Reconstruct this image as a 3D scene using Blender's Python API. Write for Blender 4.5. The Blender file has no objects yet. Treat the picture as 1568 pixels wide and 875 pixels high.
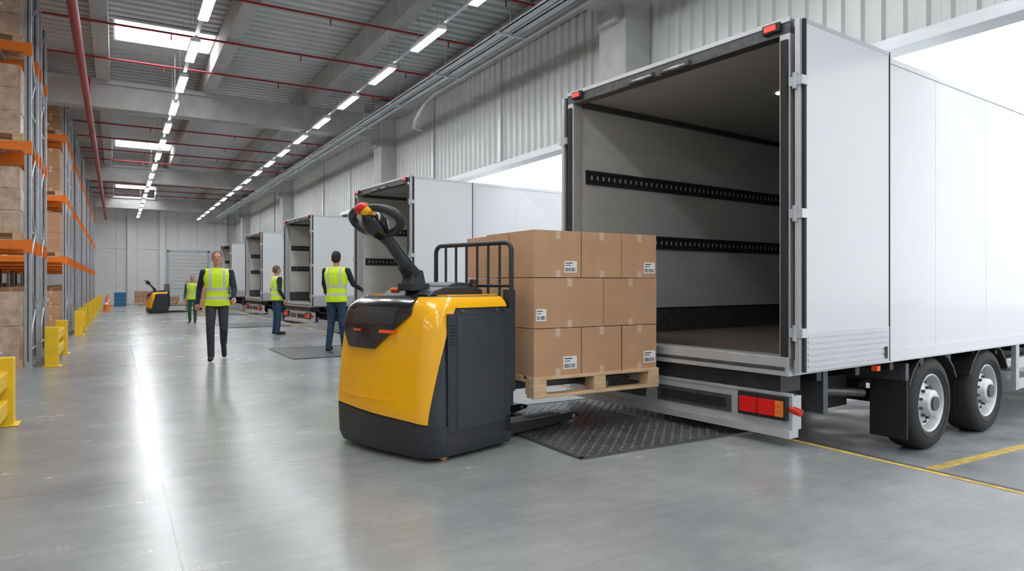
import bpy, bmesh, math, random
from mathutils import Vector, Matrix, Euler
random.seed(7)
S=bpy.context.scene
S.view_settings.view_transform='Standard'
S.view_settings.look='None'
S.view_settings.exposure=0.2

# ---------------------------------------------------------------- materials
MATS={}
def mat(name,col,rough=0.5,metal=0.0,var=0.0,scale=6.0,bump=0.0,coat=0.0,emit=None,es=0.0,stretch=None,rvar=0.0):
    if name in MATS: return MATS[name]
    m=bpy.data.materials.new(name); m.use_nodes=True
    nt=m.node_tree; b=nt.nodes['Principled BSDF']
    b.inputs['Base Color'].default_value=(*col,1)
    b.inputs['Roughness'].default_value=rough
    b.inputs['Metallic'].default_value=metal
    if coat: b.inputs['Coat Weight'].default_value=coat
    if emit:
        b.inputs['Emission Color'].default_value=(*emit,1); b.inputs['Emission Strength'].default_value=es
    tc=nt.nodes.new('ShaderNodeTexCoord'); mp=nt.nodes.new('ShaderNodeMapping')
    nt.links.new(tc.outputs['Object'],mp.inputs[0])
    if stretch: mp.inputs['Scale'].default_value=stretch
    n=nt.nodes.new('ShaderNodeTexNoise'); n.inputs['Scale'].default_value=scale; n.inputs['Detail'].default_value=6
    nt.links.new(mp.outputs[0],n.inputs[0])
    if var>0:
        r=nt.nodes.new('ShaderNodeValToRGB')
        r.color_ramp.elements[0].position=0.3; r.color_ramp.elements[1].position=0.7
        r.color_ramp.elements[0].color=(*[max(0,c*(1-var)) for c in col],1)
        r.color_ramp.elements[1].color=(*[min(1,c*(1+var)) for c in col],1)
        nt.links.new(n.outputs['Fac'],r.inputs[0]); nt.links.new(r.outputs[0],b.inputs['Base Color'])
    if rvar>0:
        mr=nt.nodes.new('ShaderNodeMapRange'); mr.inputs[1].default_value=.3; mr.inputs[2].default_value=.7
        mr.inputs[3].default_value=max(0,rough-rvar); mr.inputs[4].default_value=rough+rvar
        nt.links.new(n.outputs['Fac'],mr.inputs[0]); nt.links.new(mr.outputs[0],b.inputs['Roughness'])
    if bump>0:
        bp=nt.nodes.new('ShaderNodeBump'); bp.inputs['Strength'].default_value=bump; bp.inputs['Distance'].default_value=0.01
        nt.links.new(n.outputs['Fac'],bp.inputs['Height']); nt.links.new(bp.outputs[0],b.inputs['Normal'])
    MATS[name]=m; return m

CARD=mat('cardboard',(.54,.315,.175),.75,var=.07,scale=3)
CARD2=mat('cardboard_dark',(.43,.25,.14),.75,var=.1,scale=3)
CARDS=mat('cardboard_seam',(.13,.07,.04),.9,var=.05)
TAPE=mat('packing_tape',(.66,.47,.33),.3,var=.04)
LABEL=mat('label_paper',(.85,.85,.84),.6,var=.02)
INK=mat('label_ink',(.03,.03,.03),.6)
WRAP=mat('stretch_wrap',(.58,.45,.34),.22,var=.25,scale=9,bump=.4)
WOOD=mat('pallet_wood',(.66,.46,.27),.7,var=.22,scale=4,stretch=(1,8,8),bump=.2)
YEL=mat('yellow_paint',(.97,.48,.004),.28,coat=.4,var=.015)
YELG=mat('guard_yellow',(.88,.58,.02),.45,var=.08)
BLK=mat('black_plastic',(.025,.028,.032),.42,var=.15,scale=40,bump=.05)
BLK2=mat('panel_black',(.032,.037,.044),.38,var=.1)
GLB=mat('gloss_black',(.012,.013,.016),.18,coat=.4)
RUB=mat('rubber',(.02,.02,.021),.7,var=.25,scale=30)
RED=mat('red_plastic',(.6,.02,.01),.35)
ORG=mat('orange_light',(.8,.08,.01),.3,emit=(1,.1,.02),es=.12)
LAMPR=mat('tail_lamp_red',(.5,.01,.01),.15,emit=(1,.03,.02),es=.10)
LAMPG=mat('marker_lamp_on',(.8,.02,.02),.2,emit=(1,.05,.04),es=2.0)
LAMPO=mat('tail_lamp_amber',(.6,.15,.02),.15,emit=(1,.3,.03),es=.08)
WHITE=mat('trailer_white',(.74,.765,.79),.3,var=.015,scale=1.5,coat=.2)
LINER=mat('trailer_liner',(.59,.59,.57),.5,var=.06,scale=1.6,stretch=(.5,1,3))
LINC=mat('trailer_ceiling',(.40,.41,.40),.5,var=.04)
ALU=mat('aluminium',(.58,.60,.62),.38,.45,var=.04,scale=4)
STEEL=mat('galvanised_steel',(.46,.50,.55),.45,.35,var=.12,scale=14)
DSTEEL=mat('dark_steel',(.10,.105,.11),.45,.5,var=.25,scale=18)
CHAS=mat('chassis_black',(.018,.019,.021),.5,var=.3,scale=10)
PLY=mat('trailer_plywood_floor',(.15,.12,.10),.5,var=.35,scale=5,stretch=(.6,8,1))
ORAC=mat('rack_orange',(.85,.20,.015),.45,var=.08)
REDP=mat('sprinkler_red',(.30,.015,.02),.45,var=.08)
CONC=mat('concrete_beam',(.38,.385,.38),.8,var=.12,scale=3,bump=.2)
CONL=mat('concrete_column',(.42,.425,.42),.8,var=.12,scale=3,bump=.2)
DECK=mat('roof_deck_metal',(.56,.58,.59),.45,.1,var=.08,scale=.6)
CLAD=mat('wall_cladding',(.54,.56,.55),.4,.15,var=.05,scale=.8)
CLADW=mat('end_wall_paint',(.78,.80,.80),.6,var=.03)
DOORM=mat('roll_door_grey',(.68,.70,.71),.5,var=.05)
TUBE=mat('led_tube',(1,1,1),.5,emit=(.96,.98,1),es=60)
SKYL=mat('skylight_panel',(1,1,1),.5,emit=(.96,.98,1),es=8)
BLUE=mat('blue_plastic',(.02,.16,.36),.4)
TRAY=mat('cable_tray',(.5,.52,.54),.4,.4,var=.1)
LINE=mat('worn_yellow_line',(.62,.44,.10),.6,var=.35,scale=14)
mat('led_lens',(1,1,.95),.3,emit=(1,1,.95),es=6)

def concrete_floor():
    m=bpy.data.materials.new('polished_concrete'); m.use_nodes=True; nt=m.node_tree; L=nt.links; N=nt.nodes
    b=N['Principled BSDF']; g=N.new('ShaderNodeNewGeometry')
    def noise(sc,det,rough=.6,dist=0,st=None):
        n=N.new('ShaderNodeTexNoise'); n.inputs['Scale'].default_value=sc; n.inputs['Detail'].default_value=det
        n.inputs['Roughness'].default_value=rough; n.inputs['Distortion'].default_value=dist
        if st:
            mp=N.new('ShaderNodeMapping'); mp.inputs['Scale'].default_value=st; mp.inputs['Rotation'].default_value=(0,0,.5)
            L.new(g.outputs['Position'],mp.inputs[0]); L.new(mp.outputs[0],n.inputs[0])
        else: L.new(g.outputs['Position'],n.inputs[0])
        return n
    def mth(op,a,bv=None,cv=None):
        k=N.new('ShaderNodeMath'); k.operation=op
        for i,q in enumerate((a,bv,cv)):
            if q is None: continue
            if isinstance(q,(int,float)): k.inputs[i].default_value=q
            else: L.new(q,k.inputs[i])
        return k.outputs[0]
    n1=noise(.45,5,.6,.4); n2=noise(1.7,10,.66,.1); n3=noise(60,3); n4=noise(2.2,6,.6,.3,(1,7,1))
    s=mth('ADD',mth('MULTIPLY',n1.outputs[0],.40),mth('MULTIPLY',n2.outputs[0],.32))
    s=mth('ADD',s,mth('MULTIPLY',n3.outputs[0],.10)); s=mth('ADD',s,mth('MULTIPLY',n4.outputs[0],.18))
    r=N.new('ShaderNodeValToRGB'); r.color_ramp.elements[0].position=.36; r.color_ramp.elements[1].position=.64
    r.color_ramp.elements[0].color=(.20,.212,.218,1); r.color_ramp.elements[1].color=(.345,.358,.358,1)
    L.new(s,r.inputs[0])
    sep=N.new('ShaderNodeSeparateXYZ'); L.new(g.outputs['Position'],sep.inputs[0])
    def joint(out,off,per):
        t=mth('ABSOLUTE',mth('SUBTRACT',mth('FLOORED_MODULO',mth('ADD',out,-off+per/2),per),per/2))
        return mth('LESS_THAN',t,.004)
    j=mth('MAXIMUM',joint(sep.outputs[0],.26,6.4),joint(sep.outputs[1],5.1,7.2))
    mx=N.new('ShaderNodeMixRGB'); L.new(mth('MULTIPLY',j,.6),mx.inputs[0]); L.new(r.outputs[0],mx.inputs[1]); mx.inputs[2].default_value=(.07,.075,.08,1)
    L.new(mx.outputs[0],b.inputs['Base Color'])
    mr=N.new('ShaderNodeMapRange'); mr.inputs[1].default_value=.3; mr.inputs[2].default_value=.7; mr.inputs[3].default_value=.20; mr.inputs[4].default_value=.31
    L.new(s,mr.inputs[0]); L.new(mr.outputs[0],b.inputs['Roughness'])
    b.inputs['IOR'].default_value=1.5
    bp=N.new('ShaderNodeBump'); bp.inputs['Strength'].default_value=.035; bp.inputs['Distance'].default_value=.01
    L.new(noise(5,3).outputs[0],bp.inputs['Height']); L.new(bp.outputs[0],b.inputs['Normal'])
    return m
FLOOR=concrete_floor()
YARD=mat('yard_concrete',(.26,.27,.28),.5,var=.2,scale=2,rvar=.15)
PLATE=mat('dock_plate_steel',(.12,.125,.13),.40,.5,var=.35,scale=3,rvar=.1)

def vest_mat(name='hi_vis_vest'):
    m=bpy.data.materials.new(name); m.use_nodes=True; nt=m.node_tree; L=nt.links; N=nt.nodes
    b=N['Principled BSDF']; tc=N.new('ShaderNodeTexCoord'); sep=N.new('ShaderNodeSeparateXYZ'); L.new(tc.outputs['Object'],sep.inputs[0])
    def mth(op,a,bv):
        k=N.new('ShaderNodeMath'); k.operation=op
        for i,q in enumerate((a,bv)):
            if isinstance(q,(int,float)): k.inputs[i].default_value=q
            else: L.new(q,k.inputs[i])
        return k.outputs[0]
    def band(o,c,w): return mth('LESS_THAN',mth('ABSOLUTE',mth('SUBTRACT',o,c),0),w)
    h=mth('MAXIMUM',band(sep.outputs[2],1.03,.024),band(sep.outputs[2],1.17,.024))
    ax=mth('ABSOLUTE',sep.outputs[0],0)
    v=mth('MULTIPLY',band(ax,.105,.022),mth('GREATER_THAN',sep.outputs[2],1.19))
    f=mth('MAXIMUM',h,v)
    mx=N.new('ShaderNodeMixRGB'); L.new(f,mx.inputs[0]); mx.inputs[1].default_value=(.66,.90,.02,1); mx.inputs[2].default_value=(.55,.58,.52,1)
    L.new(mx.outputs[0],b.inputs['Base Color']); b.inputs['Roughness'].default_value=.65
    n=N.new('ShaderNodeTexNoise'); n.inputs['Scale'].default_value=9; L.new(tc.outputs['Object'],n.inputs[0])
    bp=N.new('ShaderNodeBump'); bp.inputs['Strength'].default_value=.6; bp.inputs['Distance'].default_value=.03
    L.new(n.outputs[0],bp.inputs['Height']); L.new(bp.outputs[0],b.inputs['Normal'])
    return m
VEST=vest_mat()
SKIN=mat('skin',(.55,.30,.21),.5,var=.05)
NAVY=mat('navy_cloth',(.018,.025,.045),.85,var=.3,scale=12,bump=.4)
DTRS=mat('work_trousers',(.03,.034,.045),.85,var=.3,scale=12,bump=.5)
BTRS=mat('denim_trousers',(.02,.05,.10),.85,var=.3,scale=12,bump=.5)
GTRS=mat('green_trousers',(.02,.10,.06),.85,var=.3,scale=12,bump=.5)
HAIRB=mat('dark_hair',(.012,.009,.007),.6,var=.3,scale=40)
HAIRG=mat('grey_brown_hair',(.13,.085,.055),.6,var=.3,scale=40)
SHOE=mat('work_shoe',(.012,.012,.013),.5)
EYE=mat('eye_dark',(.02,.015,.012),.2)
LIP=mat('lips',(.35,.12,.09),.5)

# ---------------------------------------------------------------- mesh builder
class MB:
    def __init__(s): s.v=[];s.f=[];s.m=[];s.sm=[];s.mats=[]
    def mi(s,m):
        if m not in s.mats: s.mats.append(m)
        return s.mats.index(m)
    def add(s,vs,fs,m,smooth=False,T=None):
        o=len(s.v); i=s.mi(m)
        for v in vs:
            v=Vector(v)
            s.v.append(T@v if T is not None else v)
        for f in fs: s.f.append([o+k for k in f]); s.m.append(i); s.sm.append(smooth)
    def bx(s,x0,x1,y0,y1,z0,z1,m,T=None):
        if x0>x1:x0,x1=x1,x0
        if y0>y1:y0,y1=y1,y0
        if z0>z1:z0,z1=z1,z0
        vs=[(x0,y0,z0),(x1,y0,z0),(x1,y1,z0),(x0,y1,z0),(x0,y0,z1),(x1,y0,z1),(x1,y1,z1),(x0,y1,z1)]
        fs=[(0,3,2,1),(4,5,6,7),(0,1,5,4),(1,2,6,5),(2,3,7,6),(3,0,4,7)]
        s.add(vs,fs,m,False,T)
    def cyl(s,p0,p1,r,m,n=16,r2=None,T=None,caps=True):
        p0=Vector(p0);p1=Vector(p1);r2=r if r2 is None else r2
        d=(p1-p0).normalized(); a=Vector((0,0,1)) if abs(d.z)<.9 else Vector((1,0,0))
        u=d.cross(a).normalized(); w=d.cross(u)
        vs=[];
        for P,R in((p0,r),(p1,r2)):
            for k in range(n):
                t=2*math.pi*k/n; vs.append(P+u*math.cos(t)*R+w*math.sin(t)*R)
        s.add(vs,[(k,n+k,n+(k+1)%n,(k+1)%n) for k in range(n)],m,True,T)
        if caps: s.add(vs,[list(range(n)),list(range(2*n-1,n-1,-1))],m,False,T)
    def tube(s,pts,r,m,n=10,T=None,closed=False):
        pts=[Vector(p) for p in pts]; N=len(pts)
        rs=r if isinstance(r,(list,tuple)) else [r]*N
        vs=[]; prev=None
        for i,p in enumerate(pts):
            a=pts[i-1] if (i>0 or closed) else pts[i]; b=pts[(i+1)%N] if (i<N-1 or closed) else pts[i]
            d=(b-a).normalized()
            if prev is None:
                q=Vector((0,0,1)) if abs(d.z)<.9 else Vector((1,0,0)); u=d.cross(q).normalized()
            else: u=(prev-d*prev.dot(d)).normalized()
            prev=u; w=d.cross(u)
            for k in range(n):
                t=2*math.pi*k/n; vs.append(p+(u*math.cos(t)+w*math.sin(t))*rs[i])
        fs=[]
        for i in range(N if closed else N-1):
            j=(i+1)%N
            for k in range(n): fs.append((i*n+k,i*n+(k+1)%n,j*n+(k+1)%n,j*n+k))
        s.add(vs,fs,m,True,T)
        if not closed: s.add(vs,[list(range(n-1,-1,-1)),list(range((N-1)*n,N*n))],m,True,T)
    def ell(s,c,r,m,nu=20,nv=12,T=None):
        vs=[];fs=[]
        vs.append((c[0],c[1],c[2]-r[2]))
        for j in range(1,nv):
            ph=-math.pi/2+math.pi*j/nv
            for i in range(nu):
                t=2*math.pi*i/nu; vs.append((c[0]+r[0]*math.cos(ph)*math.cos(t),c[1]+r[1]*math.cos(ph)*math.sin(t),c[2]+r[2]*math.sin(ph)))
        vs.append((c[0],c[1],c[2]+r[2])); top=len(vs)-1
        for i in range(nu):
            fs.append((0,1+(i+1)%nu,1+i)); fs.append((top,top-nu+i,top-nu+(i+1)%nu))
        for j in range(nv-2):
            for i in range(nu):
                a=1+j*nu+i;b=1+j*nu+(i+1)%nu; fs.append((a,b,b+nu,a+nu))
        s.add(vs,fs,m,True,T)
    def lathe(s,prof,m,c=(0,0,0),n=40,T=None):
        vs=[];K=len(prof)
        for (r,y) in prof:
            for k in range(n):
                t=2*math.pi*k/n; vs.append((c[0]+r*math.cos(t),c[1]+y,c[2]+r*math.sin(t)))
        fs=[(i*n+k,i*n+(k+1)%n,(i+1)*n+(k+1)%n,(i+1)*n+k) for i in range(K-1) for k in range(n)]
        s.add(vs,fs,m,True,T)
    def prism(s,poly,a,b,m,axis='y',T=None):
        def P(p,q):
            if axis=='y': return (p[0],q,p[1])
            if axis=='x': return (q,p[0],p[1])
            return (p[0],p[1],q)
        n=len(poly); vs=[P(p,a) for p in poly]+[P(p,b) for p in poly]
        s.add(vs,[list(range(n)),list(range(2*n-1,n-1,-1))]+[(k,n+k,n+(k+1)%n,(k+1)%n) for k in range(n)],m,False,T)
    def mesh(s,name):
        me=bpy.data.meshes.new(name); me.from_pydata([tuple(v) for v in s.v],[],s.f)
        for m in s.mats: me.materials.append(m)
        me.polygons.foreach_set('material_index',s.m); me.polygons.foreach_set('use_smooth',s.sm); me.update()
        bm=bmesh.new(); bm.from_mesh(me); bmesh.ops.recalc_face_normals(bm,faces=bm.faces); bm.to_mesh(me); bm.free()
        return me
    def obj(s,name,parent=None,loc=(0,0,0),rz=0,bevel=0):
        return mkobj(name,s.mesh(name),parent,loc,rz,bevel)
def mkobj(name,me,parent=None,loc=(0,0,0),rz=0,bevel=0):
    o=bpy.data.objects.new(name,me); S.collection.objects.link(o); o.location=loc; o.rotation_euler=(0,0,rz)
    if parent: o.parent=parent
    if bevel:
        b=o.modifiers.new('bevel','BEVEL'); b.width=bevel; b.segments=2; b.limit_method='ANGLE'; b.angle_limit=.6
    return o
def empty(name,loc,rz=0):
    e=bpy.data.objects.new(name,None); S.collection.objects.link(e); e.location=loc; e.rotation_euler=(0,0,rz); e.empty_display_size=.3; return e

# ---------------------------------------------------------------- shell
XW=7.0; YB=-9.0; YE=50.0; XL=-14.0; ZY=-.377; ZD=6.6; EDGE=4.9; ZH=3.74
m=MB(); m.bx(XL,EDGE,YB,YE,-.5,0,FLOOR); m.obj('floor')
m=MB(); m.bx(EDGE+.001,60,-40,80,-.7,ZY,YARD); m.obj('ground_yard')
m=MB(); m.bx(EDGE-.075,EDGE-.03,YB+.1,YE-.4,.0,.003,LINE); m.obj('yellow_edge_line')
m=MB(); m.bx(EDGE-.025,EDGE+.012,YB,YE,-.10,.004,DSTEEL); m.obj('trim_dock_edge')
m=MB()
for y in (3.38,-1.6,11.4,19.4,28.4): m.bx(5.1,18,y,y+.1,ZY,ZY+.004,LINE)
m.obj('yellow_bay_line')

def corr_wall(name,segs,X,mt,pitch=.23,d=.04):
    m=MB()
    for (y0,y1,z0,z1) in segs:
        n=max(1,int((y1-y0)/pitch)); p=(y1-y0)/n; pts=[]
        for i in range(n):
            a=y0+i*p; pts+= [(X,a),(X,a+p*.45),(X-d,a+p*.55),(X-d,a+p*.9)]
        pts.append((X,y1))
        vs=[(x,y,z0) for x,y in pts]+[(x,y,z1) for x,y in pts]; K=len(pts)
        m.add(vs,[(k,k+1,K+k+1,K+k) for k in range(K-1)],mt)
        m.bx(X+.03,X+.2,y0,y1,z0,z1,mt)
        m.bx(X-.001,X+.03,y0,y0+.01,z0,z1,mt); m.bx(X-.001,X+.03,y1-.01,y1,z0,z1,mt)
    return m.obj(name)
openings=[(-7.5,-2.5),(-.8,7.4),(9.0,15.6),(19.75,24.2),(27.3,31.8),(37.7,42.2)]  # first opening is unseen, behind the camera, added to let in light
segs=[(YB,YE,ZH,ZD+.2)]; y=YB
for a,b in openings: segs.append((y,a,ZY,ZH)); y=b
segs.append((y,YE,ZY,ZH))
corr_wall('wall_right',segs,XW,CLAD)
m=MB()
for a,b in openings:
    m.bx(XW-.07,XW+.22,a-.08,b+.08,ZH-.02,ZH+.1,ALU)
    m.bx(XW-.07,XW+.22,a-.08,a,ZY,ZH,ALU); m.bx(XW-.07,XW+.22,b,b+.08,ZY,ZH,ALU)
m.obj('trim_dock_openings')
m=MB(); 
for k in range(18):
    x0=XL+k*(XW-XL)/18; m.bx(x0+.006,x0+(XW-XL)/18-.006,YE,YE+.15,-.4,ZD+.2,CLADW)
m.bx(XL,XW,YE+.02,YE+.2,-.4,ZD+.2,DSTEEL)
for x in (-4,.6,2.45,6.2): m.bx(x,x+.3,YE-.25,YE,0,ZD,CLADW)
m.bx(XL,XW,YE-.04,YE,3.5,3.7,CLADW)
m.obj('wall_back')
m=MB()
for k in range(14): m.bx(3.0,5.3,YE-.07,YE-.005,k*.24+.01,k*.24+.232,DOORM)
m.bx(2.88,3.0,YE-.1,YE-.005,0,3.45,STEEL); m.bx(5.3,5.42,YE-.1,YE-.005,0,3.45,STEEL); m.bx(2.88,5.42,YE-.1,YE-.005,3.36,3.5,STEEL)
m.obj('door_1')
m=MB(); m.bx(XL-.2,XL,YB,YE,-.4,ZD+.2,CLADW); m.obj('wall_left')
m=MB(); m.bx(XL,XW+.2,YB-.2,YB,-.4,ZD+.2,CLADW); m.obj('wall_front')
m=MB(); n=int((YE-YB)/.28); p=(YE-YB)/n; pts=[]
for i in range(n):
    a=YB+i*p; pts+=[(a,ZD),(a+p*.5,ZD),(a+p*.62,ZD+.09),(a+p*.88,ZD+.09)]
pts.append((YE,ZD)); K=len(pts)
m.add([(XL,y,z) for y,z in pts]+[(XW+.2,y,z) for y,z in pts],[(k,k+1,K+k+1,K+k) for k in range(K-1)],DECK)
m.bx(XL,XW+.2,YB,YE,ZD+.12,ZD+.25,DECK)
m.obj('ceiling')
for y in (-6,4.6,15.7,28.9,41.9):
    for x in (.0,-5.05):
        m=MB(); m.bx(x-.05,x+1.85,y-.05,y+1.3,ZD-.05,ZD-.002,CLADW); m.bx(x,x+1.8,y,y+1.25,ZD-.06,ZD-.045,SKYL); m.obj('skylight')
BY=[-3.5,8.2,18.95,32.2,43.6]
m=MB()
for y in BY:
    m.bx(XL,XW-.02,y-.2,y+.2,5.45,6.08,CONC); m.bx(XL,XW-.02,y-.27,y+.27,6.0,6.1,CONC)
m.obj('roof_beam_cross',bevel=.01)
m=MB()
for x in (-10.5,-7.9,-5.3,-2.75,-.27,2.0,4.56): m.bx(x-.14,x+.14,YB,YE,6.08,6.58,CONC)
m.obj('roof_beam_long',bevel=.01)
m=MB(); m.bx(XW-.42,XW-.06,YB,YE,5.97,6.35,CONC); m.bx(XW-.2,XW-.05,YB,YE,6.35,ZD,CONL); m.obj('trim_eaves_beam',bevel=.01)
m=MB()
for y in BY:
    m.bx(XW-.5,XW+.0,y-.32,y+.32,ZY,6.5,CONL)
    m.bx(XW-.62,XW-.3,y-.22,y+.22,5.2,5.46,CONL)
m.obj('wall_column',bevel=.02)
m=MB()
for y in (12.4,15.9,23,26.5,36,40):
    m.bx(XW-.09,XW-.04,y,y+.1,ZH+.1,5.97,ALU)
m.obj('trim_cladding_joints')
m=MB()
y=YB+.7
while y<YE-1:
    if min(abs(y-b) for b in BY)>.3 : 
        m.cyl((XL+.2,y,6.03),(XW-.6,y,6.03),.022,REDP,8)
        for x in (-2,.9,3.3,5.6): m.cyl((x,y,6.03),(x,y,5.9),.012,REDP,6)
    y+=2.27
m.cyl((-.55,YB+.1,5.33),(-.55,YE-.4,5.33),.07,REDP,14)
for y in BY: m.cyl((-.55,y-.5,5.33),(-.55,y-.5,6.03),.03,REDP,8)
m.obj('sprinkler_pipe')
m=MB()
for (x,z) in ((5.35,5.30),(5.62,5.34)):
    m.bx(x-.07,x+.07,YB+.1,YE-.4,z,z+.015,TRAY); m.bx(x-.07,x-.06,YB+.1,YE-.4,z,z+.05,TRAY); m.bx(x+.06,x+.07,YB+.1,YE-.4,z,z+.05,TRAY)
y=YB+1
while y<YE-1:
    if min(abs(y-b) for b in BY)>.3: m.cyl((5.48,y,5.36),(5.48,y,6.55),.008,TRAY,6)
    m.bx(5.2,5.75,y-.02,y+.02,5.27,5.3,TRAY); y+=2.5
m.tube([(5.9,YB+.1,5.38),(5.9,13.5,5.38),(5.9,14,5.3),(5.9,14.6,5.0),(6.05,15,4.95),(6.3,15.2,4.95)],.035,TRAY)
m.obj('cable_tray')
def lightrow(x,y0,z=5.35):
    m=MB(); y=y0
    m.bx(x-.03,x+.03,YB+.5,YE-1,z+.065,z+.095,TRAY)
    while y<YE-2:
        m.bx(x-.075,x+.075,y-.6,y+.6,z,z+.065,LABEL); m.bx(x-.065,x+.065,y-.58,y+.58,z-.015,z,TUBE)
        m.cyl((x,y-.4,z+.1),(x,y-.4,6.53),.005,TRAY,5); m.cyl((x,y+.4,z+.1),(x,y+.4,6.53),.005,TRAY,5)
        y+=2.27
    return m.obj('ceiling_light_row')
for x,y in ((1.154,10.87-2.27*8),(4.49,10.55-2.27*8),(-5,10.7-2.27*8),(-10,10.7-2.27*8)): lightrow(x,y)

# ---------------------------------------------------------------- boxes util
def carton(m,x0,x1,y0,y1,z0,z1,mt=CARD,tape=True,label=None,g=.006):
    x0+=g;x1-=g;y0+=g;y1-=g;z1-=g
    m.bx(x0,x1,y0,y1,z0,z1,mt)
    if tape:
        cx=(x0+x1)/2; e=.0015
        m.bx(x0-e,x1+e,(y0+y1)/2-.002,(y0+y1)/2+.002,z1,z1+.001,CARDS)
        m.bx(cx-.025,cx+.025,y0-e,y1+e,z1-.07,z1+e,TAPE)
        m.bx(cx-.025,cx+.025,y0-e,y1+e,z0,z0+.06,TAPE)
    if label:
        lx,lz,w,h=label
        m.bx(x0+lx,x0+lx+w,y0-.003,y0,z0+lz,z0+lz+h,LABEL)
        xx=x0+lx+w*.08
        while xx<x0+lx+w*.9:
            bw=random.choice((.003,.005,.008)); m.bx(xx,xx+bw,y0-.004,y0-.003,z0+lz+h*.1,z0+lz+h*.42,INK); xx+=bw+random.choice((.004,.006))
        m.bx(x0+lx+w*.08,x0+lx+w*.65,y0-.004,y0-.003,z0+lz+h*.78,z0+lz+h*.86,INK)
        m.bx(x0+lx+w*.08,x0+lx+w*.5,y0-.004,y0-.003,z0+lz+h*.6,z0+lz+h*.66,INK)
def pallet_geo(m,x0,x1,y0,y1,z0,h=.16):
    W=y1-y0; t=.022*h/.144
    for k in range(7):
        a=y0+k*(W-.11)/6; m.bx(x0,x1,a,a+.11,z0+h-t,z0+h,WOOD)
    for k in range(3):
        a=x0+k*(x1-x0-.13)/2; m.bx(a,a+.13,y0,y1,z0+h-2*t,z0+h-t,WOOD)
        for j in range(3):
            b=y0+j*(W-.13)/2; m.bx(a,a+.13,b,b+.13,z0+t,z0+h-2*t,WOOD)
    for j in range(3):
        b=y0+j*(W-.11)/2; m.bx(x0,x1,b,b+.11,z0,z0+t,WOOD)

# ---------------------------------------------------------------- loaded pallet in front
PX,PY,PR=2.965,4.76,math.radians(1)
PB=.345; PH=.175
m=MB(); pallet_geo(m,0,1.38,0,1.23,0,PH); m.obj('wooden_pallet',None,(PX,PY,PB),PR,bevel=.003)
def stack_geo(label=True):
    m=MB(); z=[0,.405,.83,1.23]
    cols=[[0,.495,.945,1.365],[0,.735,1.37],[0,.49,.94,1.365]]
    for k in range(3):
        c=cols[k]; ys=[0,.41,.82,1.22]
        for i in range(len(c)-1):
            for j in range(3):
                jx=random.uniform(-.005,.005); lab=None
                if j==0 and label:
                    if k==0 and i in(0,2): lab=(.60*(c[i+1]-c[i]),.05,.14,.11)
                    if k==2 and i in(0,2): lab=(.62*(c[i+1]-c[i]),.04,.13,.10)
                    if k==1 and i==0: lab=(.02,.06,.10,.10)
                dz=-.012*(j==2 and k==2)
                carton(m,c[i]+jx,c[i+1]+jx,ys[j]+(random.uniform(0,.012) if j==0 else 0),ys[j+1],z[k],z[k+1]+dz,CARD,True,lab)
    return m
m=stack_geo(); stack_me=m.mesh('box_stack')
mkobj('cardboard_box_stack',stack_me,None,(PX+.005,PY+.005,PB+PH),PR,bevel=.009)

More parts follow.
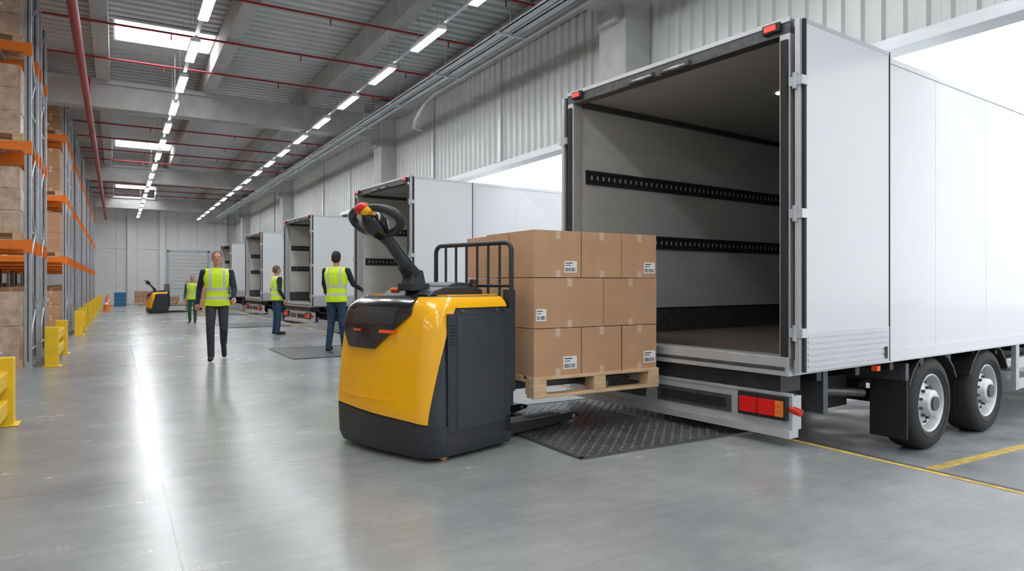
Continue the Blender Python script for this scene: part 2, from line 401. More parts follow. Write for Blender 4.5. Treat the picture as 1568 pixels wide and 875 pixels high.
# ---------------------------------------------------------------- trailer
def build_trailer():
    L=13.2; W=2.6; ZB=.935; BED=1.055; ZT=3.635; parts={}
    m=MB()
    n=11; p=L/n
    for i in range(n):
        m.bx(i*p+.002,(i+1)*p-.002,0,.03,ZB+.1,ZT-.04,WHITE); m.bx(i*p+.002,(i+1)*p-.002,W-.03,W,ZB+.1,ZT-.04,WHITE)
    m.bx(.05,L,.003,.03,ZB,ZT,WHITE); m.bx(.05,L,W-.03,W-.003,ZB,ZT,WHITE)
    m.bx(0,L,-.008,.04,ZT-.05,ZT,WHITE); m.bx(0,L,W-.04,W+.008,ZT-.05,ZT,WHITE)
    m.bx(0,L,-.01,.03,ZB,ZB+.1,WHITE); m.bx(0,L,W-.03,W+.01,ZB,ZB+.1,WHITE)
    m.bx(0,L,-.012,.02,ZB-.015,ZB+.005,ALU)
    m.bx(0,L,0,W,ZT-.03,ZT,WHITE); m.bx(L-.05,L,0,W,ZB,ZT,WHITE)
    parts['body_shell']=(m,.002)
    m=MB()
    m.bx(.02,L-.06,.03,.06,BED,ZT-.06,LINER); m.bx(.02,L-.06,W-.06,W-.03,BED,ZT-.06,LINER)
    m.bx(.02,L-.06,.03,W-.03,ZT-.07,ZT-.03,LINC); m.bx(L-.09,L-.05,.03,W-.03,BED,ZT-.06,LINER)
    m.bx(.10,L-.06,.03,W-.03,ZB+.06,BED,PLY)
    for yy,s in ((W-.06,-1),(.06,1)):
        m.bx(.1,L-.1,yy,yy+s*.012,BED,BED+.27,DSTEEL)
        m.bx(.1,L-.1,yy,yy+s*.02,BED+.27,BED+.285,CHAS)
        m.bx(.1,L-.1,yy,yy+s*.04,ZT-.13,ZT-.07,DSTEEL)
        for z in (2.10,2.77):
            m.bx(.15,L-.2,yy,yy+s*.012,z-.075,z+.075,CHAS)
            m.bx(.15,L-.2,yy,yy+s*.02,z+.05,z+.075,BLK); m.bx(.15,L-.2,yy,yy+s*.02,z-.075,z-.05,BLK)
            x=.22
            while x<L-.3:
                m.bx(x,x+.022,yy+s*.012,yy+s*.015,z-.022,z+.022,STEEL); x+=.085
    for x in (1.4,3.8,6.5,9): 
        m.cyl((x,1.0,ZT-.075),(x,1.0,ZT-.10),.09,ALU,20); m.cyl((x,1.0,ZT-.1),(x,1.0,ZT-.105),.06,MATS['led_lens'],16)
    parts['interior_liner']=(m,0)
    m=MB()
    m.bx(-.05,.06,0,W,ZT-.11,ZT+.01,DSTEEL); m.bx(-.06,.0,0.0,W,ZT-.02,ZT+.02,ALU)
    for a,b in((0,.09),(W-.09,W)): 
        m.bx(-.05,.07,a,b,ZB,ZT-.1,ALU); m.bx(-.065,-.03,a+.015,b-.015,ZB+.1,ZT-.15,RUB)
    m.bx(-.07,.12,0,W,ZB-.02,BED+.005,ALU); m.bx(-.075,-.06,.03,W-.03,ZB+.02,ZB+.05,DSTEEL)
    for y in(.16,W-.16): 
        m.bx(-.085,-.05,y-.09,y+.06,ZT-.075,ZT-.005,CHAS); m.bx(-.10,-.085,y-.06,y+.035,ZT-.06,ZT-.02,LAMPG)
    for y in(1.0,1.22,1.42,1.62): m.bx(-.09,-.05,y-.05,y+.05,ZT-.11,ZT-.06,DSTEEL); 
    for y in(1.11,1.5): m.cyl((-.08,y-.12,ZT-.09),(-.08,y+.12,ZT-.09),.012,ALU,8)
    parts['rear_portal']=(m,.004)
    m=MB()
    for s,y0 in((-1,0),(1,W)):
        a=y0+s*.045; b=y0+s*.10
        m.bx(.0,1.27,a,b,ZB+.02,ZT-.02,WHITE)
        m.bx(-.03,0.0,y0+s*.03,y0+s*.105,ZB+.02,ZT-.02,RUB); m.bx(1.27,1.285,y0+s*.04,y0+s*.105,ZB+.02,ZT-.02,RUB)
        m.bx(-.06,-.03,y0+s*.045,y0+s*.085,ZB+.02,ZT-.02,ALU)
        m.bx(.0,1.27,b,b+s*.004,ZB+.02,ZB+.32,ALU)
        for k in range(6): m.bx(.02,1.25,b+s*.004,b+s*.008,ZB+.05+k*.045,ZB+.075+k*.045,ALU)
        m.bx(0,1.27,b,b+s*.003,ZT-.05,ZT-.02,ALU)
        for z in(1.25,2.15,3.15):
            m.bx(-.07,.01,y0+s*.0,y0+s*.112,z-.035,z+.035,ALU); m.cyl((-.07,y0+s*.05,z-.06),(-.07,y0+s*.05,z+.06),.018,STEEL,10)
        m.cyl((1.2,y0+s*.11,ZB+.05),(1.2,y0+s*.11,ZB+.15),.015,DSTEEL,8)
    parts['rear_doors']=(m,.004)
    m=MB()
    for y in(.72,1.72): m.bx(.25,L-.5,y,y+.14,ZB-.33,ZB,CHAS); m.bx(.25,L-.5,y-.04,y+.18,ZB-.35,ZB-.32,CHAS)
    x=.4
    while x<L: m.bx(x,x+.07,.05,W-.05,ZB-.1,ZB,CHAS); x+=.6
    m.bx(-.02,.25,.1,W-.1,ZB-.16,ZB-.03,CHAS)
    m.bx(-.02,.10,.0,W,.50,.76,ALU); m.bx(-.03,-.018,.55,1.35,.56,.70,DSTEEL); m.bx(-.035,-.03,.6,1.3,.59,.67,CHAS); m.bx(-.03,-.018,1.5,2.0,.56,.70,DSTEEL)
    m.bx(-.06,.06,.0,W,.44,.50,ALU); m.bx(-.03,.0,.0,W,.755,.78,STEEL)
    for y in(.5,1.2,1.9): m.bx(.03,.12,y,y+.08,.5,ZB-.1,DSTEEL)
    for y0,y1 in((.03,.46),(W-.46,W-.03)):
        m.bx(-.06,-.02,y0,y1,.57,.75,CHAS); 
        s=1 if y0<1 else -1; e=y0 if s==1 else y1
        m.bx(-.085,-.06,e+s*.02,e+s*.08,.60,.72,LAMPO); m.bx(-.085,-.06,e+s*.09,e+s*.23,.60,.72,LAMPR); m.bx(-.085,-.06,e+s*.25,e+s*.40,.60,.72,LAMPR)
        for z in(.64,.68): m.bx(-.088,-.085,e+s*.02,e+s*.40,z-.002,z+.002,RED)
    m.cyl((.0,-.06,.64),(.0,.03,.66),.03,RED,12)
    m.bx(.9,1.7,.5,2.1,.45,.75,CHAS)
    m.bx(.55,.62,.08,.75,.55,.9,DSTEEL); m.cyl((.3,.3,.75),(1.6,.3,.6),.04,DSTEEL,10)
    m.bx(1.27,1.33,.0,.05,ZB-.08,ZB-.035,ORG)
    for s,y0 in((1,.02),(-1,W-.36)):
        m.bx(1.86,1.885,y0,y0+.34,.17,.74,RUB)
        m.bx(1.84,1.90,y0,y0+.34,.72,.88,DSTEEL)
        for cx in(2.42,3.76):
            pts=[]
            for k in range(9):
                t=math.radians(25+130*k/8); pts.append((cx+.57*math.cos(t),.455+.53*math.sin(t)))
            q=pts+[(x*1+(cx-x)*.03,z-.02) for x,z in reversed(pts)]
            m.prism(q,y0,y0+.33,CHAS)
    m.bx(4.45,4.55,.0,.05,.4,ZB,STEEL); m.bx(4.5,9.5,.02,.05,.40,.52,ALU); m.bx(4.5,9.5,.02,.05,.64,.76,ALU)
    m.bx(7,7.1,.02,.06,.4,ZB,STEEL); m.bx(9.4,9.5,.02,.06,.4,ZB,STEEL)
    for y in(.45,2.05): m.bx(10.2,10.35,y,y+.12,.05,ZB,DSTEEL); m.bx(10.1,10.45,y-.08,y+.2,0,.05,DSTEEL)
    for cx in(2.42,3.76): m.cyl((cx,.2,.455),(cx,W-.2,.455),.07,CHAS,12); m.bx(cx-.08,cx+.08,.72,.86,.45,.65,CHAS); m.bx(cx-.08,cx+.08,1.72,1.86,.45,.65,CHAS)
    parts['chassis']=(m,.004)
    m=MB()
    for cx in(2.42,3.76):
        for s,y0 in((1,.03),(-1,W-.03)):
            c=(cx,y0,.455); f=s
            m.lathe([(r,f*y) for r,y in((.275,.03),(.30,.005),(.36,-.005),(.415,.012),(.445,.04),(.455,.07),(.455,.27),(.44,.3),(.30,.32),(.27,.3))],RUB,c,48)
            m.lathe([(r,f*y) for r,y in((.33,-.008),(.335,-.012),(.34,-.008))],RUB,c,40)
            for yy in(.11,.16,.21): m.lathe([(r,f*y) for r,y in((.456,yy),(.458,yy+.012),(.456,yy+.024))],CHAS,c,40)
            m.lathe([(r,f*y) for r,y in((.285,.02),(.272,.012),(.262,.03),(.25,.10),(.235,.13),(.16,.07),(.135,.06),(.13,.0),(.115,-.01),(.05,-.012),(.0,-.012))],ALU,c,40)
            for k in range(10):
                t=2*math.pi*k/10; px=cx+.197*math.cos(t); pz=.455+.197*math.sin(t)
                m.cyl((px,y0+f*.092,pz),(px,y0+f*.11,pz),.028,CHAS,10)
                px=cx+.147*math.cos(t+.3); pz=.455+.147*math.sin(t+.3)
                m.cyl((px,y0+f*.035,pz),(px,y0+f*.07,pz),.013,DSTEEL,6)
            m.cyl((cx,y0+f*-.012,.455),(cx,y0+f*-.03,.455),.07,DSTEEL,16)
    parts['wheels']=(m,0)
    return {k:(v[0].mesh('trailer_'+k),v[1]) for k,v in parts.items()}
TP=build_trailer()
def trailer(x,y,rz):
    e=empty('semi_trailer',(x,y,ZY),math.radians(rz)); e.scale=(1.032,)*3
    for k,(me,bv) in TP.items(): mkobj(k,me,e,bevel=bv)
    return e
for x,y,r in((4.62,3.54,5.6),(4.96,12.43,5.0),(5.14,20.95,4.5),(5.1,28.95,3.5),(5.2,38.3,2.5)): trailer(x,y,r)
def cargo(x,y,n,rz):
    m=MB(); pallet_geo(m,0,1.2,0,1.0,0,.14)
    for k in range(n):
        for i in range(2):
            for j in range(2): carton(m,i*.6,i*.6+.6,j*.5,j*.5+.5,.14+k*.38,.14+k*.38+.38,CARD if (i+k)%2 else CARD2)
    m.obj('stacked_cartons',None,(x,y,ZY+1.056*1.032+.002),rz)
cargo(6.8,13.6,3,math.radians(5)); cargo(6.5,22.1,3,math.radians(4.5)); cargo(6.0,30.0,3,math.radians(3.5)); cargo(6.9,39.4,4,math.radians(2.5))

# ---------------------------------------------------------------- dock plates
def plate_me():
    m=MB(); m.bx(0,1.84,0,2.1,0,.012,PLATE); 
    m.bx(0,1.84,0,.03,.012,.016,DSTEEL); m.bx(0,1.84,2.07,2.1,.012,.016,DSTEEL); m.bx(0,.03,0,2.1,.012,.016,DSTEEL)
    s=.052; nx=int(1.76/s); ny=int(2.0/s)
    for i in range(nx):
        for j in range(ny):
            cx=.06+i*s; cy=.06+j*s; a=.019; b=.006
            if (i+j)%2: a,b=b,a
            c45=.7071
            def R(u,v): return (cx+(u-v)*c45,cy+(u+v)*c45)
            p=[R(a,0),R(0,b),R(-a,0),R(0,-b)]
            m.add([(*q,.012) for q in p]+[(cx,cy,.0175)],[(0,1,4),(1,2,4),(2,3,4),(3,0,4)],PLATE)
    return m.mesh('dock_plate_mesh')
pm=plate_me()
for x,y in((2.95,4.08),(2.6,11.9),(2.7,21.2),(2.8,29.6)): mkobj('dock_leveller_plate',pm,None,(x,y,0.0),0)

# ---------------------------------------------------------------- power pallet stacker
ZL=[.03,.10,.35,.70,1.0,1.10,1.16,1.20]
X0=[.03,.0,-.012,.015,.055,.09,.135,.21]
SI=[.01,0,0,.004,.015,.035,.065,.12]
def itp(z,A):
    if z<=ZL[0]: return A[0]
    for i in range(len(ZL)-1):
        if z<=ZL[i+1]:
            t=(z-ZL[i])/(ZL[i+1]-ZL[i]); return A[i]+(A[i+1]-A[i])*t
    return A[-1]
def outline(z,off=0):
    x0=itp(z,X0); si=itp(z,SI); W0=si; W1=1.17-si; r=.14; XF=.86
    P=[]
    for k in range(24): P.append((XF+(x0+r-XF)*k/24,W0))
    for k in range(12):
        t=math.radians(-90-90*k/12); P.append((x0+r+r*math.cos(t),W0+r+r*math.sin(t)))
    L=W1-W0-2*r
    for k in range(25):
        y=W0+r+L*k/24; P.append((x0-.035*math.sin(math.pi*k/24)**1.2,y))
    for k in range(1,13):
        t=math.radians(180-90*k/12); P.append((x0+r+r*math.cos(t),W1-r+r*math.sin(t)))
    for k in range(1,25): P.append((x0+r+(XF-x0-r)*k/24,W1))
    if off:
        Q=[]
        for i,p in enumerate(P):
            a=P[max(0,i-1)];b=P[min(len(P)-1,i+1)]; dx,dy=b[0]-a[0],b[1]-a[1]; l=math.hypot(dx,dy)
            Q.append((p[0]-dy/l*off,p[1]+dx/l*off))
        P=Q
    return P
def opt(u,z,off):
    P=outline(z,off); t=u*(len(P)-1); i=min(int(t),len(P)-2); f=t-i
    return (P[i][0]*(1-f)+P[i+1][0]*f,P[i][1]*(1-f)+P[i+1][1]*f,z)
def shell(m,ulo,uhi,zlo,zhi,off,mt,nu=40,nz=14,thick=.015):
    F=lambda q,a: q(a) if callable(q) else q
    rows=[]
    for k in range(nz+1):
        w=k/nz; a=F(ulo,w);b=F(uhi,w); row=[]
        for i in range(nu+1):
            u=a+(b-a)*i/nu; z0=F(zlo,u);z1=F(zhi,u); z=z0+(z1-z0)*w
            row.append((u,z))
        rows.append(row)
    vs=[opt(u,z,off) for r in rows for u,z in r]; vi=[opt(u,z,off-thick) for r in rows for u,z in r]
    n=nu+1; K=len(vs); fs=[]
    for k in range(nz):
        for i in range(nu):
            a=k*n+i; fs.append((a,a+1,a+1+n,a+n)); 
    m.add(vs,fs,mt,True)
    loop=[i for i in range(nu)]+[k*n+nu for k in range(nz)]+[nz*n+i for i in range(nu,0,-1)]+[k*n for k in range(nz,0,-1)]
    m.add(vs+vi,[(loop[i],loop[(i+1)%len(loop)],K+loop[(i+1)%len(loop)],K+loop[i]) for i in range(len(loop))],mt,False)
JX,JY,JR=1.91,4.48,18
def build_jack():
    parts={}
    m=MB(); lv=[.03,.06,.1,.2,.35,.5,.7,.85,1.0,1.05,1.10,1.13,1.16,1.18,1.20]; vs=[]
    for z in lv: vs+=[(x,y,z) for x,y in outline(z)]
    n=len(outline(.1)); fs=[]
    for k in range(len(lv)-1):
        for i in range(n): fs.append((k*n+i,k*n+(i+1)%n,(k+1)*n+(i+1)%n,(k+1)*n+i))
    m.add(vs,fs,BLK2,True); m.add(vs[-n:],[list(range(n))],BLK,False); m.add(vs[:n],[list(range(n))],BLK,False)
    parts['body']=(m,0)
    m=MB()
    shell(m,lambda w:.312-.06*w-.035*w*w,lambda w:.691+.06*w+.035*w*w,lambda u:.27+.10*(u-.25)/.5,lambda u:1.195,.012,YEL,60,22)
    shell(m,lambda w:0.,lambda w:.225,1.115,1.195,.012,YEL,20,4); shell(m,lambda w:.775,lambda w:1.0,1.115,1.195,.012,YEL,20,4)
    m.bx(.30,.86,.13,.24,1.19,1.212,YEL); m.bx(.30,.86,.93,1.04,1.19,1.212,YEL); 
    parts['yellow_cover']=(m,0)
    m=MB()
    shell(m,0,1,.035,lambda u:.255+.10*max(0,min(1,(u-.25)/.5)),.010,BLK,60,5)
    shell(m,lambda w:.50-.10*min(1,w*1.5),lambda w:.60+.075*min(1,w*1.4),.80,1.20,.034,GLB,24,12,.03)
    shell(m,lambda w:.555,lambda w:.585,.93,.942,.040,ORG,6,2,.02)
    shell(m,lambda w:.44-.01*w,lambda w:.485,.925,.948,.040,ORG,6,2,.02)
    shell(m,lambda w:.44,lambda w:.60,.985,1.12,.040,BLK,14,4,.02)
    shell(m,lambda w:.43,lambda w:.61,.42,.432,.018,YEL,14,2,.02)
    m.bx(.18,.80,-.014,.004,.20,1.075,BLK); m.bx(.27,.785,-.018,-.012,.215,1.06,BLK2)
    for k in range(7): m.bx(.195,.255,-.019,.004,.84+k*.024,.852+k*.024,RUB)
    for x in(.33,.70): m.cyl((x,-.005,1.09),(x,-.02,1.09),.014,DSTEEL,12)
    m.bx(.79,.862,-.01,.01,.05,1.1,BLK2)
    m.cyl((.20,.05,.05),(.20,.10,.05),.05,YEL,16); m.cyl((.55,.3,.07),(.55,.42,.07),.07,RUB,20); m.cyl((.55,.7,.07),(.55,.82,.07),.07,RUB,20)
    parts['panels']=(m,.003)
    m=MB()
    m.prism([(.24,1.195),(.84,1.195),(.84,1.25),(.7,1.275),(.42,1.27),(.30,1.24)],.28,.86,BLK,'y')
    m.prism([(.50,1.26),(.82,1.25),(.80,1.30),(.60,1.31),(.52,1.29)],.34,.78,BLK2,'y')
    m.bx(.28,.36,.70,.80,1.235,1.262,ORG); m.bx(.24,.30,.3,.42,1.2,1.225,BLK)
    m.cyl((.78,.33,1.25),(.78,.33,1.33),.03,BLK,14); 
    parts['console']=(m,.012)
    m=MB()
    m.bx(.22,.40,.44,.62,1.24,1.30,BLK); m.prism([(.23,1.29),(.39,1.29),(.36,1.40),(.26,1.42)],.47,.59,BLK2,'y')
    A=Vector((.31,.53,1.35));B=Vector((-.02,.53,1.70))
    m.tube([A,A.lerp(B,.3)+Vector((-.0,0,.02)),A.lerp(B,.7)+Vector((-.0,0,.02)),B],[.064,.053,.050,.062],BLK2,14)
    for k in range(5):
        c=A.lerp(B,.04+.055*k); m.cyl(c,c+(B-A).normalized()*.012,.070-.002*k,RUB,14)
    d=(B-A).normalized(); nrm=Vector((-d.z,0,d.x))
    m.tube([B-d*.05,B-d*.01,B+d*.05,B+d*.12,B+d*.18],[.060,.077,.100,.082,.04],GLB,16)
    for s in(-1,1):
        loop=[]
        for k in range(17):
            t=math.radians(-90+180*k/16)
            yy=s*(.03+.24*math.cos(t)); q=.08+.125*math.sin(t)
            loop.append(B+d*q+Vector((0,yy,0))+nrm*(-.01-.02*math.cos(t)))
        m.tube(loop,[.026+.010*math.sin(math.pi*k/16) for k in range(17)],BLK,10)
        c=B+d*.17+Vector((0,s*.05,0)); m.cyl(c,c+Vector((0,s*.04,0)),.022,YEL,14)
    T=Matrix.Translation(B+d*.205)@Matrix.Rotation(math.radians(-40),4,'Y')
    m.ell((0,.02,.012),(.048,.075,.04),RED,20,12,T); m.ell((0,-.03,-.008),(.05,.07,.034),YEL,20,12,T)
    parts['tiller']=(m,.006)
    m=MB()
    m.bx(.86,.93,.12,1.0,.12,1.15,BLK); m.bx(.93,.965,.05,.10,.30,1.2,BLK2); m.bx(.90,.965,.03,.11,.42,1.25,BLK2); m.bx(.90,.965,1.01,1.09,.42,1.25,BLK2)
    xg=.95; y0,y1=.06,.98; z0,z1=.55,1.635; r=.07; path=[(xg,y0,z0)]
    for k in range(7):
        t=math.radians(180-90*k/6); path.append((xg,y0+r+r*math.cos(t),z1-r+r*math.sin(t)))
    for k in range(7):
        t=math.radians(90-90*k/6); path.append((xg,y1-r+r*math.cos(t),z1-r+r*math.sin(t)))
    path.append((xg,y1,z0)); m.tube(path,.02,BLK,10)
    for k in range(1,7): 
        y=y0+(y1-y0)*k/7; m.cyl((xg,y,z0),(xg,y,z1),.012,BLK,8)
    for z in(z0+.02,1.28): m.cyl((xg,y0,z),(xg,y1,z),.015,BLK,8)
    parts['backrest']=(m,.004)
    m=MB()
    for a,b in((.14,.34),(.78,.98)):
        m.prism([(.80,.035),(1.85,.035),(1.98,.05),(2.0,.08),(1.9,.105),(.80,.135)],a,b,BLK,'y')
        m.bx(1.30,1.75,a+.035,b-.035,.10,.118,DSTEEL); m.bx(1.35,1.7,a+.06,b-.06,.115,.122,CHAS)
        m.cyl((1.82,a+.03,.06),(1.82,b-.03,.06),.042,RUB,16); m.cyl((1.9,a-.006,.07),(1.9,b+.006,.07),.02,STEEL,12)
    T=(Matrix.Translation((JX,JY,0))@Matrix.Rotation(math.radians(JR),4,'Z')).inverted()@Matrix.Translation((PX,PY,0))@Matrix.Rotation(PR,4,'Z')
    for a,b,x0 in((.24,.38,-.12),(.84,.98,-.33)):
        m.prism([(x0,.40),(1.2,.40),(1.26,.41),(1.2,.44),(x0,.455)],a,b,DSTEEL,'y',T)
        m.bx(x0-.04,x0,a,b,.40,.9,DSTEEL,T)
    parts['forks']=(m,.005)
    return {k:(v[0].mesh('stacker_'+k),v[1]) for k,v in parts.items()}
JP=build_jack()
def jack(x,y,rz,sc=1):
    e=empty('electric_pallet_stacker',(x,y,0),math.radians(rz)); e.scale=(sc,)*3
    for k,(me,bv) in JP.items(): mkobj(k,me,e,bevel=bv)
jack(JX,JY,JR); jack(1.3,33.0,12,.76)
m=MB(); pallet_geo(m,0,1.38,0,1.23,0,PH); 
m.obj('wooden_pallet',None,(2.9,35.4,0),0); mkobj('cardboard_box_stack',stack_me,None,(2.9,35.4,PH),0)

# ---------------------------------------------------------------- racking
def build_rack(seed):
    random.seed(seed); fr=MB(); bm_=MB(); st=MB(); H=6.0; BW=2.7; lev=[1.95,3.45,4.95]
    for r0 in(0,1.55):
        for i in range(4):
            x=-i*BW
            for y in(r0,r0+1.05):
                fr.bx(x-.09,x,y,y+.07,0,H,STEEL); fr.bx(x-.055,x-.035,y-.004,y,.1,H,DSTEEL); fr.bx(x-.11,x+.02,y-.03,y+.1,0,.012,STEEL)
            z=.25;k=0
            while z<H-.5:
                a,b=(r0+.05,r0+1.07) if k%2==0 else (r0+1.07,r0+.05)
                fr.cyl((x-.045,a,z),(x-.045,b,z+.62),.016,STEEL,6); 
                if k%3==0: fr.cyl((x-.045,r0+.05,z),(x-.045,r0+1.07,z),.016,STEEL,6)
                z+=.62;k+=1
            for z in lev:
                for y in(r0,r0+1.05): fr.bx(x-.1,x+.008,y-.012,y+.05,z-.18,z+.02,ORAC)
        for i in range(3):
            xa=-i*BW-.09; xb=-(i+1)*BW
            for z in lev:
                for y in(r0-.01,r0+1.06-.02): bm_.bx(xb,xa,y,y+.05,z-.13,z,ORAC)
                for q in range(5): bm_.bx(xb+.2+q*.5,xb+.26+q*.5,r0,r0+1.08,z-.03,z-.005,STEEL)
            for z in [0.0]+lev:
                for c in range(2):
                    x0=xb+.08+c*1.31; w=1.2; h=random.uniform(.95,1.2)
                    if z>4.5: h=min(h,.95)
                    pallet_geo(st,x0,x0+w,r0+.02,r0+1.0,z,.13)
                    mt=random.choice((CARD,CARD,CARD2,WRAP)); nz=random.choice((2,3,3)); nx=random.choice((2,3))
                    for a in range(nz):
                        for b in range(nx):
                            for dd in(0,1):
                                g=random.uniform(-.01,.01)
                                carton(st,x0+.03+b*(w-.06)/nx+g,x0+.03+(b+1)*(w-.06)/nx+g,r0+.04+dd*.47,r0+.50+dd*.47,z+.13+a*h/nz,z+.13+(a+1)*h/nz,mt,mt!=WRAP,(.06,.08,.09,.06) if random.random()<.4 else None)
    return [(fr.mesh('rack_frame'),'upright_frames'),(bm_.mesh('rack_beams'),'beams'),(st.mesh('rack_goods'),'stored_goods')]
RK=[build_rack(3),build_rack(11)]
guard=MB()
for y in(0,2.2):
    guard.bx(-.09,.09,y,y+.16,0,.62,YELG); guard.bx(-.13,.13,y-.04,y+.2,0,.012,YELG)
for z in(.10,.36): guard.bx(-.05,.05,.1,2.25,z,z+.14,YELG)
gme=guard.mesh('guard')
for i,(x,y) in enumerate(((-1.15,4.6),(-1.12,12.7),(-1.06,20.1),(-1.06,24.9),(-1.05,29.5),(-1.05,34.1),(-1.05,38.7),(-1.05,43.3))):
    e=empty('pallet_rack',(x,y,0))
    for me,n in RK[i%2]: mkobj(n,me,e)
    mkobj('rack_end_guard',gme,None,(x+.25,y+(.85 if i==0 else .05),0),0,bevel=.012)

# distant props
m=MB()
for k in range(3):
    z=k*.26; x=0
    m.bx(x,x+.58,0,.4,z,z+.03,BLUE); m.bx(x,x+.58,0,.02,z,z+.24,BLUE); m.bx(x,x+.58,.38,.4,z,z+.24,BLUE); m.bx(x,x+.02,0,.4,z,z+.24,BLUE); m.bx(x+.56,x+.58,0,.4,z,z+.24,BLUE); m.bx(x-.01,x+.59,-.01,.01,z+.2,z+.25,BLUE)
m.obj('plastic_crate_stack',None,(-.1,45,0),0,bevel=.005)
for (x,y,n) in((.95,46,2),(2.2,47,1)):
    m=MB(); pallet_geo(m,0,1.2,0,1.0,0,.14)
    for k in range(n):
        for i in range(2): carton(m,i*.6,i*.6+.6,0,.9,.14+k*.35,.14+k*.35+.34,CARD2)
    m.obj('stacked_cartons',None,(x,y,0))
for (x,y) in((-.4,37.2),(-.4,43)):
    m=MB(); m.bx(-.18,.18,-.18,.18,0,.03,ORAC); m.cyl((0,0,.03),(0,0,.7),.14,ORAC,16,.03); m.cyl((0,0,.3),(0,0,.42),.097,LABEL,16,.078); m.obj('traffic_cone',None,(x,y,0))

# ---------------------------------------------------------------- people
STAND=dict(hip=[(.09,0,.94),(-.09,0,.94)],knee=[(.10,-.015,.51),(-.10,-.015,.51)],ank=[(.11,.02,.10),(-.11,.02,.10)],toe=[(.13,-.15,.05),(-.13,-.15,.05)],
 sh=[(.20,.0,1.45),(-.20,.0,1.45)],el=[(.25,.03,1.16),(-.25,.03,1.16)],wr=[(.27,-.07,.93),(-.27,-.07,.93)],hd=[(.0,-.25,-1),(0,-.25,-1)])
def pose(**k): d={a:list(b) for a,b in STAND.items()}; d.update(k); return d
def person(name,loc,rz,h,P,sleeve,trous,hair):
    m=MB(); bones=[]
    V=Vector
    def cap(p0,p1,r0,r1,mt,b=True):
        p0=V(p0);p1=V(p1)
        m.cyl(p0,p1,r0,SKIN,14,r1); m.ell(p0,(r0,r0,r0),SKIN,14,8); m.ell(p1,(r1,r1,r1),SKIN,14,8)
        if b: bones.append((p0,p1,max(r0,r1),mt))
    rings=[(.86,.10,.09),(.90,.155,.115),(.97,.168,.122),(1.05,.158,.112),(1.12,.155,.108),(1.22,.172,.118),(1.33,.192,.128),(1.41,.205,.118),(1.465,.185,.095),(1.505,.11,.075),(1.52,.06,.06)]
    vs=[];n=24
    for z,a,b in rings:
        for k in range(n):
            t=2*math.pi*k/n; vs.append((a*math.copysign(abs(math.cos(t))**.85,math.cos(t)),b*math.copysign(abs(math.sin(t))**.85,math.sin(t)),z))
    K=len(rings); m.add(vs,[(i*n+k,i*n+(k+1)%n,(i+1)*n+(k+1)%n,(i+1)*n+k) for i in range(K-1) for k in range(n)]+[list(range(n-1,-1,-1)),list(range((K-1)*n,K*n))],SKIN,True)
    for s in(0,1):
        cap(P['hip'][s],P['knee'][s],.092,.066,1); cap(P['knee'][s],P['ank'][s],.066,.054,1)
        heel=V(P['ank'][s])+V((0,.03,-.04)); cap(heel,P['toe'][s],.045,.042,3); 
        cap(P['sh'][s],P['el'][s],.062,.048,2); cap(P['el'][s],P['wr'][s],.048,.033,2)
    cap((0,.01,1.47),(0,-.005,1.60),.056,.052,0,False); 
    m.ell((0,-.005,1.685),(.076,.096,.112),SKIN); m.ell((0,-.035,1.625),(.055,.062,.055),SKIN)
    m.ell((0,-.102,1.672),(.014,.022,.024),SKIN,10,8); m.ell((.078,.0,1.675),(.012,.02,.032),SKIN,10,8); m.ell((-.078,.0,1.675),(.012,.02,.032),SKIN,10,8)
    m.ell((0,-.085,1.712),(.05,.02,.012),SKIN,10,8)
    ob=m.obj('tmp'); r=ob.modifiers.new('r','REMESH'); r.mode='VOXEL'; r.voxel_size=.010; r.use_smooth_shade=True
    sm=ob.modifiers.new('s','SMOOTH'); sm.iterations=4; sm.factor=.5
    dg=bpy.context.evaluated_depsgraph_get(); me=bpy.data.meshes.new_from_object(ob.evaluated_get(dg)); bpy.data.objects.remove(ob)
    me.materials.clear()
    for q in(SKIN,trous,sleeve,SHOE,VEST): me.materials.append(q)
    vestf=[]
    for f in me.polygons:
        c=f.center; f.use_smooth=True
        if c.z>1.525: f.material_index=0; continue
        best=None
        for a,b,rr,mt in bones:
            t=max(0,min(1,(c-a).dot(b-a)/(b-a).length_squared)); d=(c-a-(b-a)*t).length-rr
            if best is None or d<best[0]: best=(d,mt)
        tor=(math.sqrt((c.x/.185)**2+(c.y/.125)**2)-1)*.125
        if c.z>.90 and c.z<1.51 and abs(c.x)<.205 and (tor<best[0] or (c.z>.9 and best[1]==1) or (c.z>1.4 and abs(c.x)<.175)): 
            f.material_index=4; vestf.append(f.index)
        elif c.z>=1.49: f.material_index=2 if c.z<1.50 else 0
        elif c.z>.9 and best[1]==1: f.material_index=4; vestf.append(f.index)
        else: f.material_index=best[1]
    e=empty(name,loc,rz); sc=h/1.8; e.scale=(sc,sc,sc)
    me.name='body'; mkobj('body',me,e)
    ids={};vv=[];ff=[]
    for fi in vestf:
        q=[]
        for vi in me.polygons[fi].vertices:
            if vi not in ids: ids[vi]=len(vv); vv.append(me.vertices[vi].co+me.vertices[vi].normal*.016)
            q.append(ids[vi])
        ff.append(q)
    vm=MB(); vm.add(vv,ff,VEST,True); vo=vm.obj('vest',e); sd=vo.modifiers.new('t','SOLIDIFY'); sd.thickness=.012; sd.offset=-1
    x=MB()
    x.ell((0,.014,1.705),(.083,.098,.105),hair,24,14); x.ell((0,.035,1.665),(.078,.078,.075),hair,20,12)
    for s in(-1,1): x.ell((s*.03,-.094,1.69),(.011,.005,.0045),EYE,10,6); x.bx(s*.03-.016,s*.03+.016,-.103,-.094,1.706,1.710,hair)
    x.ell((0,-.093,1.632),(.022,.006,.006),LIP,10,6)
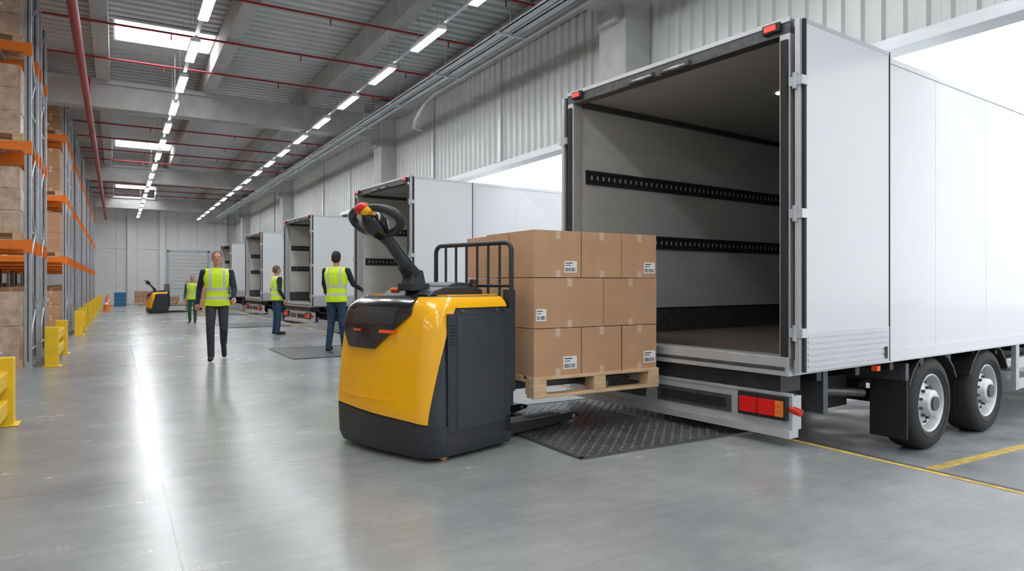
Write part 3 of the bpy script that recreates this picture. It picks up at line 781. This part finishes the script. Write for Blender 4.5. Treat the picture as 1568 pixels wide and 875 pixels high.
    for s in(0,1):
        w=V(P['wr'][s]); d=V(P['hd'][s]).normalized(); inn=V((-1 if s==0 else 1,0,0)); inn=(inn-d*inn.dot(d)).normalized(); side=d.cross(inn).normalized()
        if side.y>0: side=-side
        x.tube([w-d*.03,w,w+d*.03,w+d*.07,w+d*.092],[.03,.029,.036,.038,.026],SKIN,12)
        for k,(o,l) in enumerate(((.028,.07),(.010,.08),(-.009,.075),(-.027,.058))):
            b0=w+d*.082+side*o; b1=b0+d*l*.45+inn*.008; b2=b1+(d*.75+inn*.6).normalized()*l*.35; b3=b2+(d*.4+inn*.9).normalized()*l*.3
            x.tube([b0,b1,b2,b3],[.010,.0095,.0085,.007],SKIN,8)
        t0=w+d*.03+side*.028; x.tube([t0,t0+(d*.5+side*.8+inn*.3).normalized()*.035,t0+(d*.8+side*.5+inn*.5).normalized()*.07],[.013,.011,.008],SKIN,8)
        el=V(P['el'][s]); dd=(w-el).normalized(); x.cyl(w-dd*.04,w+dd*.005,.039,sleeve,14,.037)
    x.obj('head_details_and_hands',e)
R=math.radians
walk=pose(knee=[(.10,-.10,.53),(-.10,-.17,.54)],ank=[(.10,.24,.27),(-.09,-.22,.11)],toe=[(.11,.26,.06),(-.10,-.39,.06)],
  el=[(.26,-.06,1.18),(-.27,.13,1.18)],wr=[(.25,-.26,1.02),(-.30,.06,.93)],hd=[(0,-.6,-.7),(0,-.1,-1)])
person('walking_worker',(1.47,12.44,0),R(-7),1.84,walk,NAVY,DTRS,HAIRG)
reach=pose(el=[(.26,-.10,1.22),(-.27,-.12,1.21)],wr=[(.30,-.30,1.06),(-.34,-.36,1.12)],hd=[(0,-.7,-.5),(-.1,-.9,-.35)],ank=[(.13,.04,.10),(-.12,-.08,.10)],toe=[(.15,-.13,.05),(-.14,-.25,.05)])
person('standing_worker',(3.55,12.65,.017),R(145),1.88,reach,NAVY,BTRS,HAIRB)
person('standing_worker',(3.5,17.85,0),R(100),1.75,pose(wr=[(.25,-.2,1.02),(-.27,-.1,.93)]),NAVY,BTRS,HAIRG)
walk2=pose(knee=[(.10,-.08,.52),(-.10,-.02,.51)],ank=[(.10,-.1,.10),(-.10,.12,.13)],toe=[(.11,-.27,.05),(-.11,-.03,.05)])
person('walking_worker',(2.15,24.5,0),R(-10),1.55,walk2,GTRS,GTRS,HAIRG)

# ---------------------------------------------------------------- world, camera
w=bpy.data.worlds.new('world'); S.world=w; w.use_nodes=True
bg=w.node_tree.nodes['Background']; bg.inputs[0].default_value=(.95,.975,1,1); bg.inputs[1].default_value=1.8
cd=bpy.data.cameras.new('camera'); cam=bpy.data.objects.new('camera',cd); S.collection.objects.link(cam)
cam.location=(0,0,1.3); cam.rotation_euler=(math.radians(90),0,math.radians(-30.1)); cd.sensor_width=36; cd.lens=24; cd.shift_y=-.0022; cd.clip_end=300
S.camera=cam
